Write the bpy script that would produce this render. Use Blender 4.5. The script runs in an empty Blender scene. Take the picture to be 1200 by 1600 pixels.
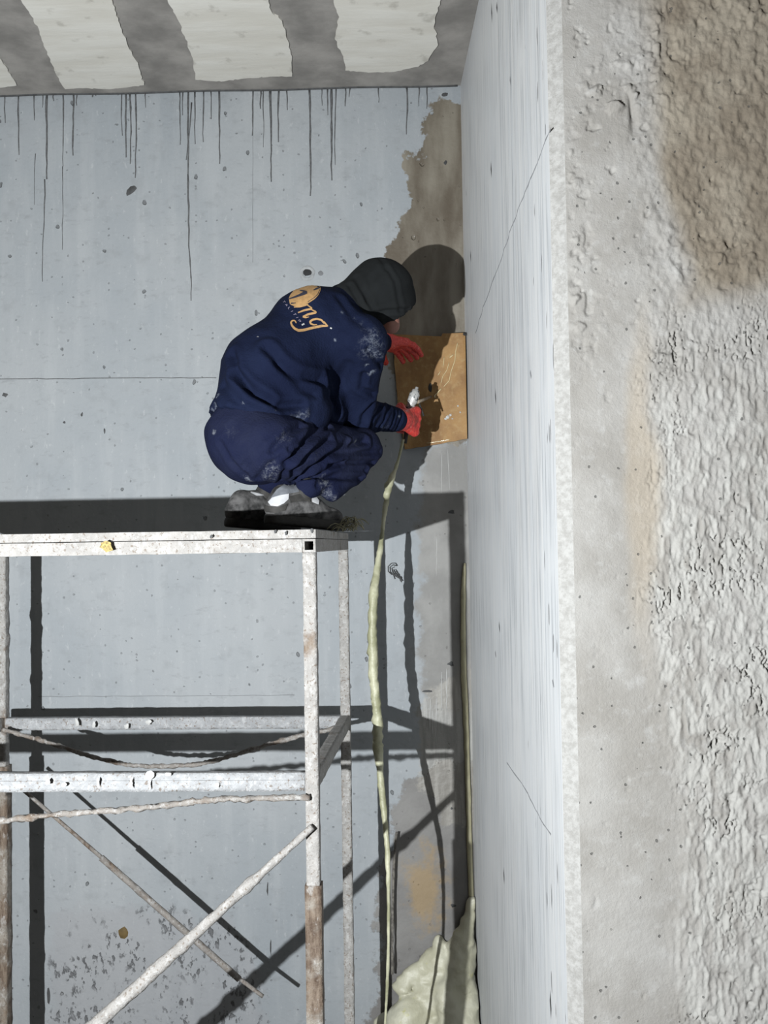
import bpy, bmesh, math, random
import numpy as np
from mathutils import Vector, Matrix
from mathutils.bvhtree import BVHTree
C = bpy.context.scene.collection
EYE = 2.55                                   # eye height above the floor
# ------------------------------------------------------------------ camera
F, YAW, PITCH, ROLL = 1465.7, .0159, .0339, .0151
_c, _s, _cp, _sp, _cr, _sr = math.cos(YAW), math.sin(YAW), math.cos(PITCH), math.sin(PITCH), math.cos(ROLL), math.sin(ROLL)
_R, _U, _D = Vector((_c, _s, 0)), Vector((_s*_sp, -_c*_sp, _cp)), Vector((-_s*_cp, _c*_cp, _sp))
CR, CU = _R*_cr-_U*_sr, _R*_sr+_U*_cr
cam = bpy.data.cameras.new('camera'); camo = bpy.data.objects.new('camera', cam); C.objects.link(camo)
cam.sensor_fit = 'VERTICAL'; cam.sensor_height = 24; cam.lens = F/1600*24; cam.clip_start = .02
M = Matrix.Identity(4)
for i in range(3):
    M[i][0], M[i][1], M[i][2] = CR[i], CU[i], -_D[i]
M.translation = (0, 0, EYE); camo.matrix_world = M
bpy.context.scene.camera = camo
# ------------------------------------------------------------------ light
ALB = .5                                    # overall reflectance level of the dusty site; the lamp is matched to it
sc = bpy.context.scene
w = bpy.data.worlds.new('world'); sc.world = w; w.use_nodes = True
w.node_tree.nodes['Background'].inputs[0].default_value = (1, .76, .54, 1)
w.node_tree.nodes['Background'].inputs[1].default_value = .042
ld = bpy.data.lights.new('floodlight', 'AREA'); ld.shape = 'DISK'; ld.size = .03
ld.energy = 180/ALB; ld.color = (.95, .98, 1)
lo_ = bpy.data.objects.new('floodlight', ld); C.objects.link(lo_)
lo_.location = (-1.137, -.103, EYE-.272)
lo_.rotation_euler = Vector((-.06, 1, .12)).to_track_quat('-Z', 'Y').to_euler()
vs = sc.view_settings; vs.view_transform = 'Standard'; vs.look = 'None'; vs.exposure = 0; vs.gamma = 1; vs.use_curve_mapping = False

# ------------------------------------------------------------------ helpers
DW, XC, YC, ZC = 4.2535, .3137, 2.3, EYE+2.102     # back wall depth, right wall, its near end, ceiling
XE = .392                                    # the side wall opens slightly towards its near end
EV = Vector((0, 0, EYE))
def xw(y): return XC+(XE-XC)*(DW-y)/(DW-YC)
def ray(px, py): return _D + CR*((px-600)/F) - CU*((py-800)/F)
def at(px, py, Y):
    d = ray(px, py); return EV + d*(Y/d.y)
def onx(px, py):
    d = ray(px, py); m = (XC-XE)/(DW-YC); return EV + d*((XC-m*DW)/(d.x-m*d.y))
def onz(px, py, Z):
    d = ray(px, py); return EV + d*((Z-EYE)/d.z)
def props(o, label=None, cat=None, group=None, kind=None):
    for k, v in (('label', label), ('category', cat), ('group', group), ('kind', kind)):
        if v: o[k] = v
    return o
def empty(name, loc, **k):
    o = bpy.data.objects.new(name, None); C.objects.link(o); o.location = loc; o.empty_display_size = .1
    bpy.context.view_layer.update()
    return props(o, **k)
def obj(name, verts, faces, mat, parent=None, smooth=True, **k):
    me = bpy.data.meshes.new(name)
    if isinstance(verts, np.ndarray): verts = verts.tolist()
    if isinstance(faces, np.ndarray): faces = faces.tolist()
    me.from_pydata([tuple(v) for v in verts], [], faces); me.validate(); me.update()
    if smooth: me.polygons.foreach_set('use_smooth', [True]*len(me.polygons))
    me.materials.append(mat)
    o = bpy.data.objects.new(name, me); C.objects.link(o)
    if parent is not None:
        o.parent = parent; o.matrix_parent_inverse = parent.matrix_world.inverted()
    return props(o, **k)
def fattr(o, name, vals):
    a = o.data.attributes.new(name, 'FLOAT', 'POINT'); a.data.foreach_set('value', np.asarray(vals, np.float32))

def _h(i, j, k, seed):
    n = (i*374761393 + j*668265263 + k*2147483647 + seed*974634533) & 0xffffffff
    n = ((n ^ (n >> 13))*1274126177) & 0xffffffff
    n = ((n ^ (n >> 16))*2246822519) & 0xffffffff
    return ((n ^ (n >> 15)) & 0xffff)/65535.
def vn(P, s, seed=0):
    q = np.asarray(P, float)*s; b = np.floor(q).astype(np.int64); f = q-b; f = f*f*(3-2*f); r = 0
    for dx in (0, 1):
        for dy in (0, 1):
            for dz in (0, 1):
                wt = (f[:, 0] if dx else 1-f[:, 0])*(f[:, 1] if dy else 1-f[:, 1])*(f[:, 2] if dz else 1-f[:, 2])
                r = r + wt*_h(b[:, 0]+dx, b[:, 1]+dy, b[:, 2]+dz, seed)
    return r*2-1
def fbm(P, s, o=3, seed=0):
    r = 0; a = 1
    for i in range(o): r = r + a*vn(P, s*2**i, seed+i); a *= .5
    return r/1.75

# ------------------------------------------------------------------ materials
class MT:
    def __init__(s, name, rough=.8):
        s.m = bpy.data.materials.new(name); s.m.use_nodes = True; s.t = s.m.node_tree; s.b = s.t.nodes['Principled BSDF']
        s.b.inputs['Roughness'].default_value = rough
        s.co = s.t.nodes.new('ShaderNodeTexCoord').outputs['Object']
    def sock(s, inp, v):
        if isinstance(v, bpy.types.NodeSocket): s.t.links.new(v, inp)
        elif isinstance(v, tuple) and len(v) == 3 and inp.type == 'RGBA': inp.default_value = (*v, 1)
        else: inp.default_value = v
    def n(s, t, o=0, props=None, **k):
        x = s.t.nodes.new('ShaderNode'+t)
        for a, v in (props or {}).items(): setattr(x, a, v)
        for a, v in k.items(): s.sock(x.inputs[int(a[1:]) if a[0] == '_' else a.replace('__', ' ')], v)
        return x.outputs[o]
    def mp(s, sc, rot=(0, 0, 0)): return s.n('Mapping', Vector=s.co, Scale=sc, Rotation=rot)
    def noise(s, scale, detail=4, vec=None, rough=.55): return s.n('TexNoise', Vector=vec if vec is not None else s.co, Scale=scale, Detail=detail, Roughness=rough)
    def vor(s, scale, out=0, vec=None): return s.n('TexVoronoi', out, Vector=vec if vec is not None else s.co, Scale=scale)
    def ma(s, op, a, b=0., c=0.): return s.n('Math', 0, {'operation': op}, _0=a, _1=b, _2=c)
    def ss(s, v, lo, hi, a=0., b=1.): return s.n('MapRange', 0, {'interpolation_type': 'SMOOTHSTEP'}, Value=v, _1=lo, _2=hi, _3=a, _4=b)
    def mix(s, f, a, b):
        x = s.t.nodes.new('ShaderNodeMix'); x.data_type = 'RGBA'
        s.sock(x.inputs[0], f); s.sock(x.inputs[6], a); s.sock(x.inputs[7], b); return x.outputs[2]
    def at(s, name): return s.n('Attribute', 2, {'attribute_name': name})
    def out(s, col, rough=None, bump=None, dist=.01, strength=1.):
        x = s.t.nodes.new('ShaderNodeMix'); x.data_type = 'RGBA'; x.blend_type = 'MULTIPLY'; x.inputs[0].default_value = 1; x.inputs[7].default_value = (ALB, ALB, ALB, 1)
        s.sock(x.inputs[6], col); s.sock(s.b.inputs['Base Color'], x.outputs[2])
        if rough is not None: s.sock(s.b.inputs['Roughness'], rough)
        if bump is not None:
            s.sock(s.b.inputs['Normal'], s.n('Bump', Strength=strength, Distance=dist, Height=bump))
        return s.m
    def pits(s, scale, keep, rad, vec=None):
        if vec is None: vec = s.co
        vec = s.n('VectorMath', 0, {'operation': 'ADD'}, _0=vec, _1=s.n('VectorMath', 0, {'operation': 'SCALE'}, _0=s.n('TexNoise', 1, Vector=vec, Scale=scale*1.6, Detail=3.), Scale=.5/scale))
        d = s.vor(scale, 0, vec); c = s.n('SeparateColor', 0, Color=s.vor(scale, 1, vec))
        r = s.ma('MULTIPLY', s.ma('GREATER_THAN', c, 1-keep), rad)
        return s.ss(s.ma('SUBTRACT', r, d), 0., .06)
def simple(name, col, var=.15, scale=30, rough=.8, bump=0., spec=None):
    k = MT(name, rough); n = k.noise(scale, 5)
    a = tuple(x*(1-var) for x in col); b = tuple(min(1, x*(1+var)) for x in col)
    if spec is not None: k.b.inputs['Specular IOR Level'].default_value = spec
    return k.out(k.mix(k.ss(n, .3, .7), a, b), None, n if bump else None, bump or .01)

def wall_back_mat():
    k = MT('cast_concrete')
    base = k.mix(k.ss(k.noise(1.3, 5), .3, .7), (.375, .41, .435), (.45, .475, .49))
    st = k.noise(5, 5, k.mp((3, 1, .35)))
    base = k.mix(k.ma('MULTIPLY', k.ss(st, .45, .7), .35), base, (.52, .545, .56))
    base = k.mix(k.ma('MULTIPLY', k.ss(k.noise(14, 6), .52, .75), .35), base, (.30, .32, .33))
    base = k.mix(k.ma('MULTIPLY', k.ss(k.noise(26, 6, k.mp((.6, 1, 1.3)), .7), .55, .72), .4), base, (.27, .285, .295))
    base = k.mix(k.ma('MULTIPLY', k.ss(k.noise(48, 4, k.mp((1, 1, .5)), .7), .60, .70), .4), base, (.60, .62, .63))
    p1 = k.pits(16, .10, .16, k.mp((1, 1, .8), (0, .6, 0))); p2 = k.pits(42, .12, .2)
    base = k.mix(k.ma('MULTIPLY', p1, .75), base, (.12, .125, .13)); base = k.mix(k.ma('MULTIPLY', p2, .45), base, (.15, .155, .16))
    nz = k.ma('ADD', k.ma('MULTIPLY', k.ma('SUBTRACT', k.noise(9, 6, rough=.65), .5), .22), k.ma('MULTIPLY', k.ma('SUBTRACT', k.noise(45, 3), .5), .04))
    def m(nm, a=-.006, b=.008, q=1.): return k.ss(k.ma('ADD', k.at(nm), k.ma('MULTIPLY', nz, q)), a, b)
    g = m('grout', -.02, .02, .8)
    base = k.mix(k.ma('MULTIPLY', g, .7), base, k.mix(k.ss(k.noise(6, 4), .4, .65), (.25, .23, .20), (.37, .35, .315)))
    mo = m('mortar', -.01, .012); base = k.mix(k.ma('MULTIPLY', mo, .85), base, k.mix(k.ss(k.noise(5, 6), .35, .65), (.21, .195, .18), (.29, .275, .255)))
    orr = m('rusty', -.05, .06, 1.6); base = k.mix(k.ma('MULTIPLY', orr, .7), base, (.46, .32, .15))
    dm = m('damp'); dn = k.ss(k.noise(4, 5, k.mp((1.6, 1, .5))), .38, .68)
    base = k.mix(dm, base, k.mix(dn, (.135, .108, .076), (.30, .27, .215)))
    sl = m('salt', -.01, .012); base = k.mix(k.ma('MULTIPLY', sl, .7), base, k.mix(k.ss(k.noise(10, 5, k.mp((5, 1, .5))), .4, .6), (.31, .29, .25), (.46, .44, .39)))
    hc = m('honey', -.03, .04); hp = k.ma('MULTIPLY', k.ss(k.noise(40, 5, k.mp((1, 1, .6), (0, .55, 0)), .6), .54, .63), k.ss(k.noise(7, 3), .42, .58))
    base = k.mix(k.ma('MULTIPLY', hc, .35), base, (.40, .39, .40)); base = k.mix(k.ma('MULTIPLY', k.ma('MULTIPLY', hc, hp), .8), base, (.10, .10, .105))
    h = k.ma('SUBTRACT', k.ma('MULTIPLY', k.noise(60, 6), .25), k.ma('ADD', k.ma('ADD', p1, k.ma('MULTIPLY', p2, .5)), k.ma('MULTIPLY', hc, hp)))
    h = k.ma('ADD', h, k.ma('MULTIPLY', mo, k.noise(14, 6)))
    wet = k.ma('MULTIPLY', k.ma('ADD', dm, sl), -.28)
    return k.out(base, k.ma('ADD', wet, .72), h, .005)
def smooth_wall_mat():
    k = MT('form_smooth_concrete')
    v = k.mp((1, 9, .3)); n1 = k.noise(3, 6, v); n2 = k.noise(9, 6, k.mp((1, 11, .22)), .65)
    base = k.mix(k.ss(n1, .35, .65), (.90, .93, .955), (.99, 1.0, 1.0))
    base = k.mix(k.ma('MULTIPLY', k.ma('MULTIPLY', k.ss(n2, .48, .62), k.ss(k.noise(2.5, 4), .3, .6)), .85), base, (.50, .525, .55))
    base = k.mix(k.ma('MULTIPLY', k.ss(k.noise(.9, 4), .5, .75), .35), base, (.93, .93, .92))
    p = k.pits(9, .25, .2, k.mp((1, 3.2, .7))); base = k.mix(k.ma('MULTIPLY', p, .7), base, (.2, .2, .2))
    return k.out(base, .5, k.ma('SUBTRACT', k.ma('MULTIPLY', n2, .4), p), .003)
def rough_mat():
    k = MT('earth_cast_concrete', .95)
    base = k.mix(k.ss(k.noise(5, 6), .32, .68), (.385, .367, .335), (.50, .487, .46))
    base = k.mix(k.ma('MULTIPLY', k.ss(k.noise(26, 6, rough=.7), .5, .72), .5), base, (.58, .575, .555))
    base = k.mix(k.ss(k.at('soil'), .3, .8), base, k.mix(k.ss(k.noise(9, 6), .35, .65), (.265, .222, .168), (.375, .33, .26)))
    base = k.mix(k.ma('MULTIPLY', k.ss(k.at('lime'), .2, .8), .6), base, (.64, .635, .60))
    base = k.mix(k.ma('MULTIPLY', k.ss(k.at('tan'), .2, .8), .5), base, (.52, .435, .32))
    p = k.pits(70, .07, .25); base = k.mix(k.ma('MULTIPLY', p, .7), base, (.08, .08, .075))
    h = k.ma('SUBTRACT', k.noise(150, 6, rough=.7), k.ma('MULTIPLY', p, 1.5))
    return k.out(base, None, h, .0022)
def crust_mat(name, paint=(.62, .60, .56), rust=.3, white=.5, splash=(.56, .555, .54)):
    k = MT(name, .75)
    n = k.noise(22, 6, rough=.65); n2 = k.noise(55, 5, rough=.7); n3 = k.noise(9, 5)
    base = k.mix(k.ss(n, .35, .65), tuple(x*.78 for x in paint), paint)
    base = k.mix(k.ma('MULTIPLY', k.ss(n2, .5, .68), white), base, splash)
    base = k.mix(k.ma('MULTIPLY', k.ss(k.noise(120, 3), .57, .68), .8), base, (.20, .15, .11))
    base = k.mix(k.ss(n3, .66-rust*.5, .80-rust*.5), base, k.mix(k.ss(k.noise(26, 6, k.mp((2.2, 2.2, .5)), .7), .36, .64), (.10, .06, .035), (.27, .205, .15)))
    base = k.mix(k.ma('MULTIPLY', k.ss(k.noise(38, 6, k.mp((1, 1, .55)), .7), .56, .66), white), base, splash)
    return k.out(base, None, k.ma('ADD', n2, k.ma('MULTIPLY', n, .5)), .006)
def cloth_mat(name, c0, c1, dust=(.42, .45, .50)):
    k = MT(name, .9); k.b.inputs['Specular IOR Level'].default_value = .06
    n = k.noise(7, 5); base = k.mix(k.ss(n, .3, .7), c0, c1)
    d = k.ss(k.ma('MULTIPLY', k.at('dust'), k.ss(k.noise(62, 6, rough=.8), .36, .74)), .10, 1.1)
    base = k.mix(k.ma('MULTIPLY', d, .75), base, dust)
    fl = k.pits(24, .03, .10); base = k.mix(k.ma('MULTIPLY', fl, .6), base, (.55, .55, .55))
    return k.out(base, None, k.ma('ADD', k.noise(160, 3), k.ma('MULTIPLY', k.noise(30, 4), 1.5)), .0025)
MW = wall_back_mat(); MS = smooth_wall_mat(); MR = rough_mat()
MCEIL = simple('ceiling_concrete', (.37, .352, .325), .3, 5, .9, .006)
def eps_mat():
    k = MT('white_block', .9); n = k.noise(5, 6, k.mp((.6, 2.5, 1)))
    b = k.mix(k.ss(n, .35, .7), (.90, .87, .78), (1.0, .98, .90)); b = k.mix(k.ma('MULTIPLY', k.ss(k.noise(11, 5), .58, .72), .5), b, (.45, .42, .36))
    return k.out(b, None, n, .003)
MEPS = eps_mat()
MDARK = simple('dark_slurry', (.075, .077, .078), .3, 40)
MDRIP = simple('dried_slurry_run', (.125, .128, .13), .3, 60)
MHOLE = simple('dark_recess', (.015, .015, .015), .1)
MPAINT = crust_mat('white_painted_crusted_steel', (.46, .44, .415), .1, .6, (.66, .655, .64))
MGALV = crust_mat('grey_painted_steel', (.46, .47, .48), .04, .6, (.64, .645, .645))
MRUST = crust_mat('rusty_steel', (.36, .32, .27), .42, .62, (.56, .54, .51))
MGREY = crust_mat('grey_crusted_steel', (.46, .445, .42), .13, .7, (.64, .635, .62))
MROD = crust_mat('crusted_rod', (.34, .31, .28), .3, .7)
MWHITE = simple('white_splatter', (.62, .62, .60), .06, 40, .6)
MJ = cloth_mat('navy_jacket_cloth', (.0078, .0120, .035), (.0125, .019, .050), (.24, .27, .33))
MT_ = cloth_mat('navy_trouser_cloth', (.0115, .0155, .046), (.021, .026, .058), (.26, .28, .32))
MHOOD = simple('charcoal_hood_cloth', (.0165, .0185, .0195), .12, 12, .95, .003, .1)
MSKIN = simple('skin', (.33, .14, .10), .1, 20, .6)
def glove_mat():
    k = MT('red_latex_glove', .45); n = k.noise(120, 4); w_ = k.ss(k.noise(60, 4), .62, .72)
    return k.out(k.mix(k.ma('MULTIPLY', w_, .5), k.mix(k.ss(n, .4, .6), (.74, .030, .026), (.98, .085, .06)), (.95, .62, .55)), None, n, .003)
MGLOVE = glove_mat()
MPRINT = simple('orange_print', (.56, .33, .13), .14, 90, .7)
MPRINTD = simple('navy_print', (.016, .018, .042), .05, 60, .8)
MPRINTS = simple('pale_print', (.30, .27, .36), .1, 60, .8)
MFOAM = None
def foam_mat(name, a, b, g):
    k = MT(name, .5); n = k.noise(9, 4); base = k.mix(k.ss(n, .35, .7), a, b)
    base = k.mix(k.ss(k.noise(16, 4), .62, .75), base, g)
    return k.out(base, None, k.ma('ADD', k.noise(20, 5), k.ma('MULTIPLY', k.noise(90, 3), .2)), .006)
MFOAM = foam_mat('pale_yellow_foam', (.66, .64, .47), (.76, .745, .59), (.64, .62, .27))
MHOSE = foam_mat('foam_crusted_hose', (.40, .40, .24), (.74, .73, .52), (.20, .19, .10))
MBEAD = foam_mat('yellow_foam_bead', (.60, .56, .36), (.68, .64, .42), (.5, .47, .3))
def board_mat():
    k = MT('brown_board_face', .7); n = k.noise(10, 6, k.mp((1, 1, .6)))
    b = k.mix(k.ss(n, .32, .68), (.29, .145, .04), (.46, .26, .085)); b = k.mix(k.ma('MULTIPLY', k.ss(k.noise(50, 5), .5, .7), .5), b, (.50, .335, .14))
    return k.out(b, None, k.ma('ADD', n, k.ma('MULTIPLY', k.noise(60, 4), .3)), .006)
MBOARD = board_mat()
MSHOE = simple('dusty_shoe_upper', (.085, .083, .082), .85, 34, .85, .004)
MSUEDE = simple('grey_suede', (.20, .215, .24), .2, 40, .9, .003)
MSOLE = simple('dark_rubber', (.035, .033, .03), .4, 30, .8, .003)
MWP = simple('white_leather', (.72, .73, .75), .06, 40, .6)
MFIB = simple('dry_fibre', (.34, .32, .20), .4, 60, .8)
MMETAL = None
def gun_mat():
    k = MT('splashed_aluminium', .4); k.b.inputs['Metallic'].default_value = .25
    n = k.noise(90, 5); return k.out(k.mix(k.ss(n, .54, .62), (.72, .72, .70), (.09, .10, .11)), None, n, .003)
MGUN = gun_mat()
MFLOOR = simple('concrete_floor', (.22, .21, .195), .2, 4, .9, .006)

# ------------------------------------------------------------------ setting
def polysd(P, poly):                         # signed distance to a polygon, positive inside
    poly = np.asarray(poly, float); d = np.full(len(P), 1e9); ins = np.zeros(len(P), bool)
    for i in range(len(poly)):
        a, b = poly[i], poly[(i+1) % len(poly)]; ab = b-a; ap = P-a
        t = np.clip((ap@ab)/max(ab@ab, 1e-12), 0, 1); d = np.minimum(d, np.linalg.norm(ap-t[:, None]*ab, axis=1))
        c = ((a[1] > P[:, 1]) != (b[1] > P[:, 1])); xx = a[0]+(P[:, 1]-a[1])/((b[1]-a[1]) or 1e-12)*ab[0]
        ins ^= c & (P[:, 0] < xx)
    return np.where(ins, d, -d)
def grid(us, vs_, fn):
    uu, vv = np.meshgrid(us, vs_); n, m = len(us), len(vs_)
    P = fn(uu.ravel(), vv.ravel()); i = np.arange(n*m).reshape(m, n)
    Fq = np.stack([i[:-1, :-1], i[:-1, 1:], i[1:, 1:], i[1:, :-1]], -1).reshape(-1, 4); return P, Fq
def box(lo, hi):
    v = [(x, y, z) for x in (lo[0], hi[0]) for y in (lo[1], hi[1]) for z in (lo[2], hi[2])]
    return v, [(0, 1, 3, 2), (4, 6, 7, 5), (0, 4, 5, 1), (2, 3, 7, 6), (0, 2, 6, 4), (1, 5, 7, 3)]
def wpx(pts): return [((p := at(x, y, DW)).x, p.z) for x, y in pts]

# back wall: dense face with stain masks, solid body behind
us = np.concatenate([np.linspace(-5, -2.2, 24)[:-1], np.arange(-2.2, XC+.02, .018)]); zs = np.concatenate([np.arange(0, ZC, .018), [ZC]])
P, Fq = grid(us, zs, lambda u, v: np.stack([u, np.full_like(u, DW), v], 1))
P2 = P[:, [0, 2]]
n0 = len(P); ex = [(-5, DW+.3, 0), (us[-1], DW+.3, 0), (us[-1], DW+.3, ZC), (-5, DW+.3, ZC)]
nb = np.concatenate([P, np.array(ex)]); nu, nz_ = len(us), len(zs)
fl = Fq.tolist()+[[n0+1, n0, n0+3, n0+2], [n0, 0, n0-nu, n0+3]]
wall = obj('wall_back', nb, fl, MW, kind='structure', label='grey cast concrete back wall with dark slurry runs and damp brown corner', smooth=False)
ext = np.full(4, -1.)
for nm, poly in dict(
    damp=[(672, 160), (664, 200), (655, 240), (625, 255), (640, 285), (636, 330), (612, 370), (605, 420), (600, 560), (640, 640), (690, 690), (750, 700), (750, 158)],
    grout=[(664, 690), (656, 800), (652, 1000), (662, 1080), (690, 1110), (760, 1110), (760, 690)],
    salt=[(690, 1060), (655, 1105), (650, 1200), (690, 1290), (760, 1290), (760, 1040)],
    mortar=[(612, 1260), (640, 1225), (690, 1190), (760, 1190), (760, 1620), (560, 1620), (585, 1560), (600, 1480), (590, 1400), (604, 1330)],
    rusty=[(640, 1345), (675, 1330), (695, 1380), (690, 1440), (650, 1440), (636, 1400)],
    honey=[(70, 1440), (110, 1425), (240, 1415), (360, 1440), (400, 1500), (420, 1640), (60, 1640), (80, 1540)]).items():
    fattr(wall, nm, np.concatenate([polysd(P2, wpx(poly)), ext]))
# drips from the ceiling joint: thin raised runs
def tubes(paths, radii, n=6, flat=None):
    V, Fc = [], []
    for pts, rr in zip(paths, radii):
        pts = [Vector(p) for p in pts]; base = len(V)
        if not hasattr(rr, '__len__'): rr = [rr]*len(pts)
        for i, p in enumerate(pts):
            t = (pts[min(i+1, len(pts)-1)]-pts[max(i-1, 0)]).normalized()
            a = t.cross(Vector((0, 1, .01))); a = a.normalized() if a.length > .1 else t.cross(Vector((0, 0, 1))).normalized(); b = t.cross(a)
            for j in range(n):
                q = 2*math.pi*j/n; fb = flat if flat else 1
                V.append(p+(a*math.cos(q)+b*math.sin(q)*fb)*rr[i])
        for i in range(len(pts)-1):
            for j in range(n):
                A = base+i*n+j; B = base+i*n+(j+1) % n; Fc.append((A, B, B+n, A+n))
        Fc.append(tuple(base+j for j in range(n))[::-1]); Fc.append(tuple(base+(len(pts)-1)*n+j for j in range(n)))
    return V, Fc
rnd = random.Random(4)
drips = [(8, 192, 2), (29, 242, 2.4), (53, 188, 2), (66, 168, 1.5), (73, 280, 3.6), (84, 158, 2), (99, 260, 2), (115, 243, 3), (120, 165, 2), (191, 212, 2), (196, 246, 2.5), (203, 256, 2.6),
         (211, 278, 2.6), (227, 168, 1.6), (281, 226, 2), (286, 180, 1.6), (294, 272, 2.8), (304, 225, 2.4), (318, 222, 2), (329, 186, 1.6), (343, 256, 2.5), (395, 212, 2.4), (407, 170, 2.4),
         (412, 230, 1.4), (423, 284, 3), (436, 222, 2.4), (448, 172, 1.8), (484, 306, 3), (503, 165, 1.5), (511, 180, 2.2), (518, 282, 3.2), (525, 258, 1.6), (540, 166, 2), (547, 152, 1.5), (592, 160, 1.6),
         (635, 210, 2.4), (655, 166, 1.8), (667, 170, 1.8), (145, 152, 3), (150, 150, 2)]
paths = {}
def drip(x, y1, wd, y0=None, x1=None):
    y0 = y0 or 147-x*.018; n = max(4, int((y1-y0)/12)); off = 0; pts, rr = [], []
    x1 = x if x1 is None else x1
    for i in range(n+1):
        t = i/n; off += rnd.uniform(-1, 1); off *= .8
        pts.append(at(x+(x1-x)*t+off, y0+(y1-y0)*t, DW-.0005)); rr.append(wd*.0015*(.75+.5*rnd.random())*(1.1-.5*t))
    v, f = tubes([pts], [rr], 6, .35); obj('slurry_run', v, f, MDRIP, wall)
for x, y1, wd in drips: drip(x, y1, wd)
for x, y0, y1, x1, wd in ((70, 280, 440, 66, 1.8), (98, 260, 390, 96, 1.2), (294, 272, 470, 298, 2.4), (300, 160, 250, 292, 2), (56, 240, 320, 54, 1)): drip(x, y1, wd, y0, x1)
def bump_line(name, pts, wd, mat, par=wall, fl=.4, n=6):
    v, f = tubes([pts], [wd], n, fl); return obj(name, v, f, mat, par)
MJOINT = simple('joint_grey', (.17, .175, .18), .3, 30)
bump_line('form_joint', [at(x, 592-.006*x+rnd.uniform(-.7, .7), DW) for x in range(-40, 352, 14)], .0020, MJOINT)
MFAINT = simple('grey_seam', (.30, .315, .325), .15, 30)
bump_line('form_joint', [at(x, 1089-.006*x+rnd.uniform(-.5, .5), DW) for x in range(60, 480, 20)], .0012, MFAINT)
bump_line('form_joint', [at(395+rnd.uniform(-.3, .3), y, DW) for y in range(150, 420, 20)], .0011, MFAINT)
def blob(name, px, py, Y, rx, rz, mat, par, ry=.004, seed=0, jag=.35, rot=0.):
    r = random.Random(seed+int(px*7+py)); c = at(px, py, Y); V = []; n = 9
    for k, (s, d) in enumerate(((1, 0), (.6, -.8), (0, -1))):
        for j in range(n if s else 1):
            q = 2*math.pi*j/n; a = s*(1+r.uniform(-jag, jag)); x, z = math.cos(q)*a*rx, math.sin(q)*a*rz
            V.append(c+Vector((x*math.cos(rot)-z*math.sin(rot), d*ry, x*math.sin(rot)+z*math.cos(rot))))
    Fc = [(j, (j+1) % n, n+(j+1) % n, n+j) for j in range(n)]+[(n+j, n+(j+1) % n, 2*n) for j in range(n)]
    return obj(name, V, Fc, mat, par)
# tie hole with its ring, small plugs and marks
v, f = tubes([[at(480, 428, DW+.001), at(480, 428, DW-.006)]], [.02], 16)
t = bpy.data.objects
ring = []; rf = []
cc = at(480, 427, DW); nR = 20
for r_, d_ in ((.036, 0), (.031, -.004), (.021, -.002), (.019, .0)):
    for j in range(nR):
        q = 2*math.pi*j/nR; ring.append(cc+Vector((math.cos(q)*r_*(1+.06*math.sin(5*q)), d_-.0006, math.sin(q)*r_)))
for k in range(3):
    for j in range(nR): rf.append((k*nR+j, k*nR+(j+1) % nR, (k+1)*nR+(j+1) % nR, (k+1)*nR+j))
hr = obj('tie_hole_ring', ring, rf, simple('pale_mortar', (.44, .455, .46), .15, 40), wall)
blob('tie_hole', 480, 426, DW-.002, .021, .019, MHOLE, wall, .001)
blob('tie_plug', 501, 427, DW, .012, .012, simple('grey_plug', (.26, .27, .28)), wall, .003, jag=.1)
blob('gouge', 206, 297, DW, .030, .014, MDARK, wall, .003, rot=.7)
blob('timber_plug', 193, 1457, DW, .024, .026, simple('brown_timber', (.17, .11, .03), .2), wall, .006, jag=.15)
for x, y, a, b in ((627, 905, .007, .013), (706, 800, .014, .010), (704, 1037, .014, .010), (696, 254, .010, .010), (695, 148, .016, .010), (708, 1415, .012, .010), (8, 617, .014, .010), (668, 1080, .03, .006), (706, 1263, .006, .005), (128, 648, .005, .01), (100, 660, .006, .006), (163, 673, .004, .012), (76, 1555, .01, .035), (418, 1388, .004, .03), (423, 1480, .003, .035)):
    blob('pit', x, y, DW, a, b, MDARK, wall, .0015)
for x0, y0, x1, y1, wd in ((690, 705, 690, 770, .0012), (700, 700, 702, 765, .001), (682, 835, 682, 900, .0012), (672, 1090, 671, 1140, .002), (682, 1090, 681, 1160, .002), (690, 1050, 690, 1110, .0018), (698, 1045, 698, 1110, .002), (676, 1110, 676, 1150, .0016), (666, 1095, 666, 1125, .0015)):
    bump_line('lime_run', [at(x0+(x1-x0)*i/6+rnd.uniform(-.7, .7), y0+(y1-y0)*i/6, DW) for i in range(7)], wd, simple('lime', (.62, .60, .52), .1) if i == 0 else bpy.data.materials.get('lime') or MWHITE, wall)

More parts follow.
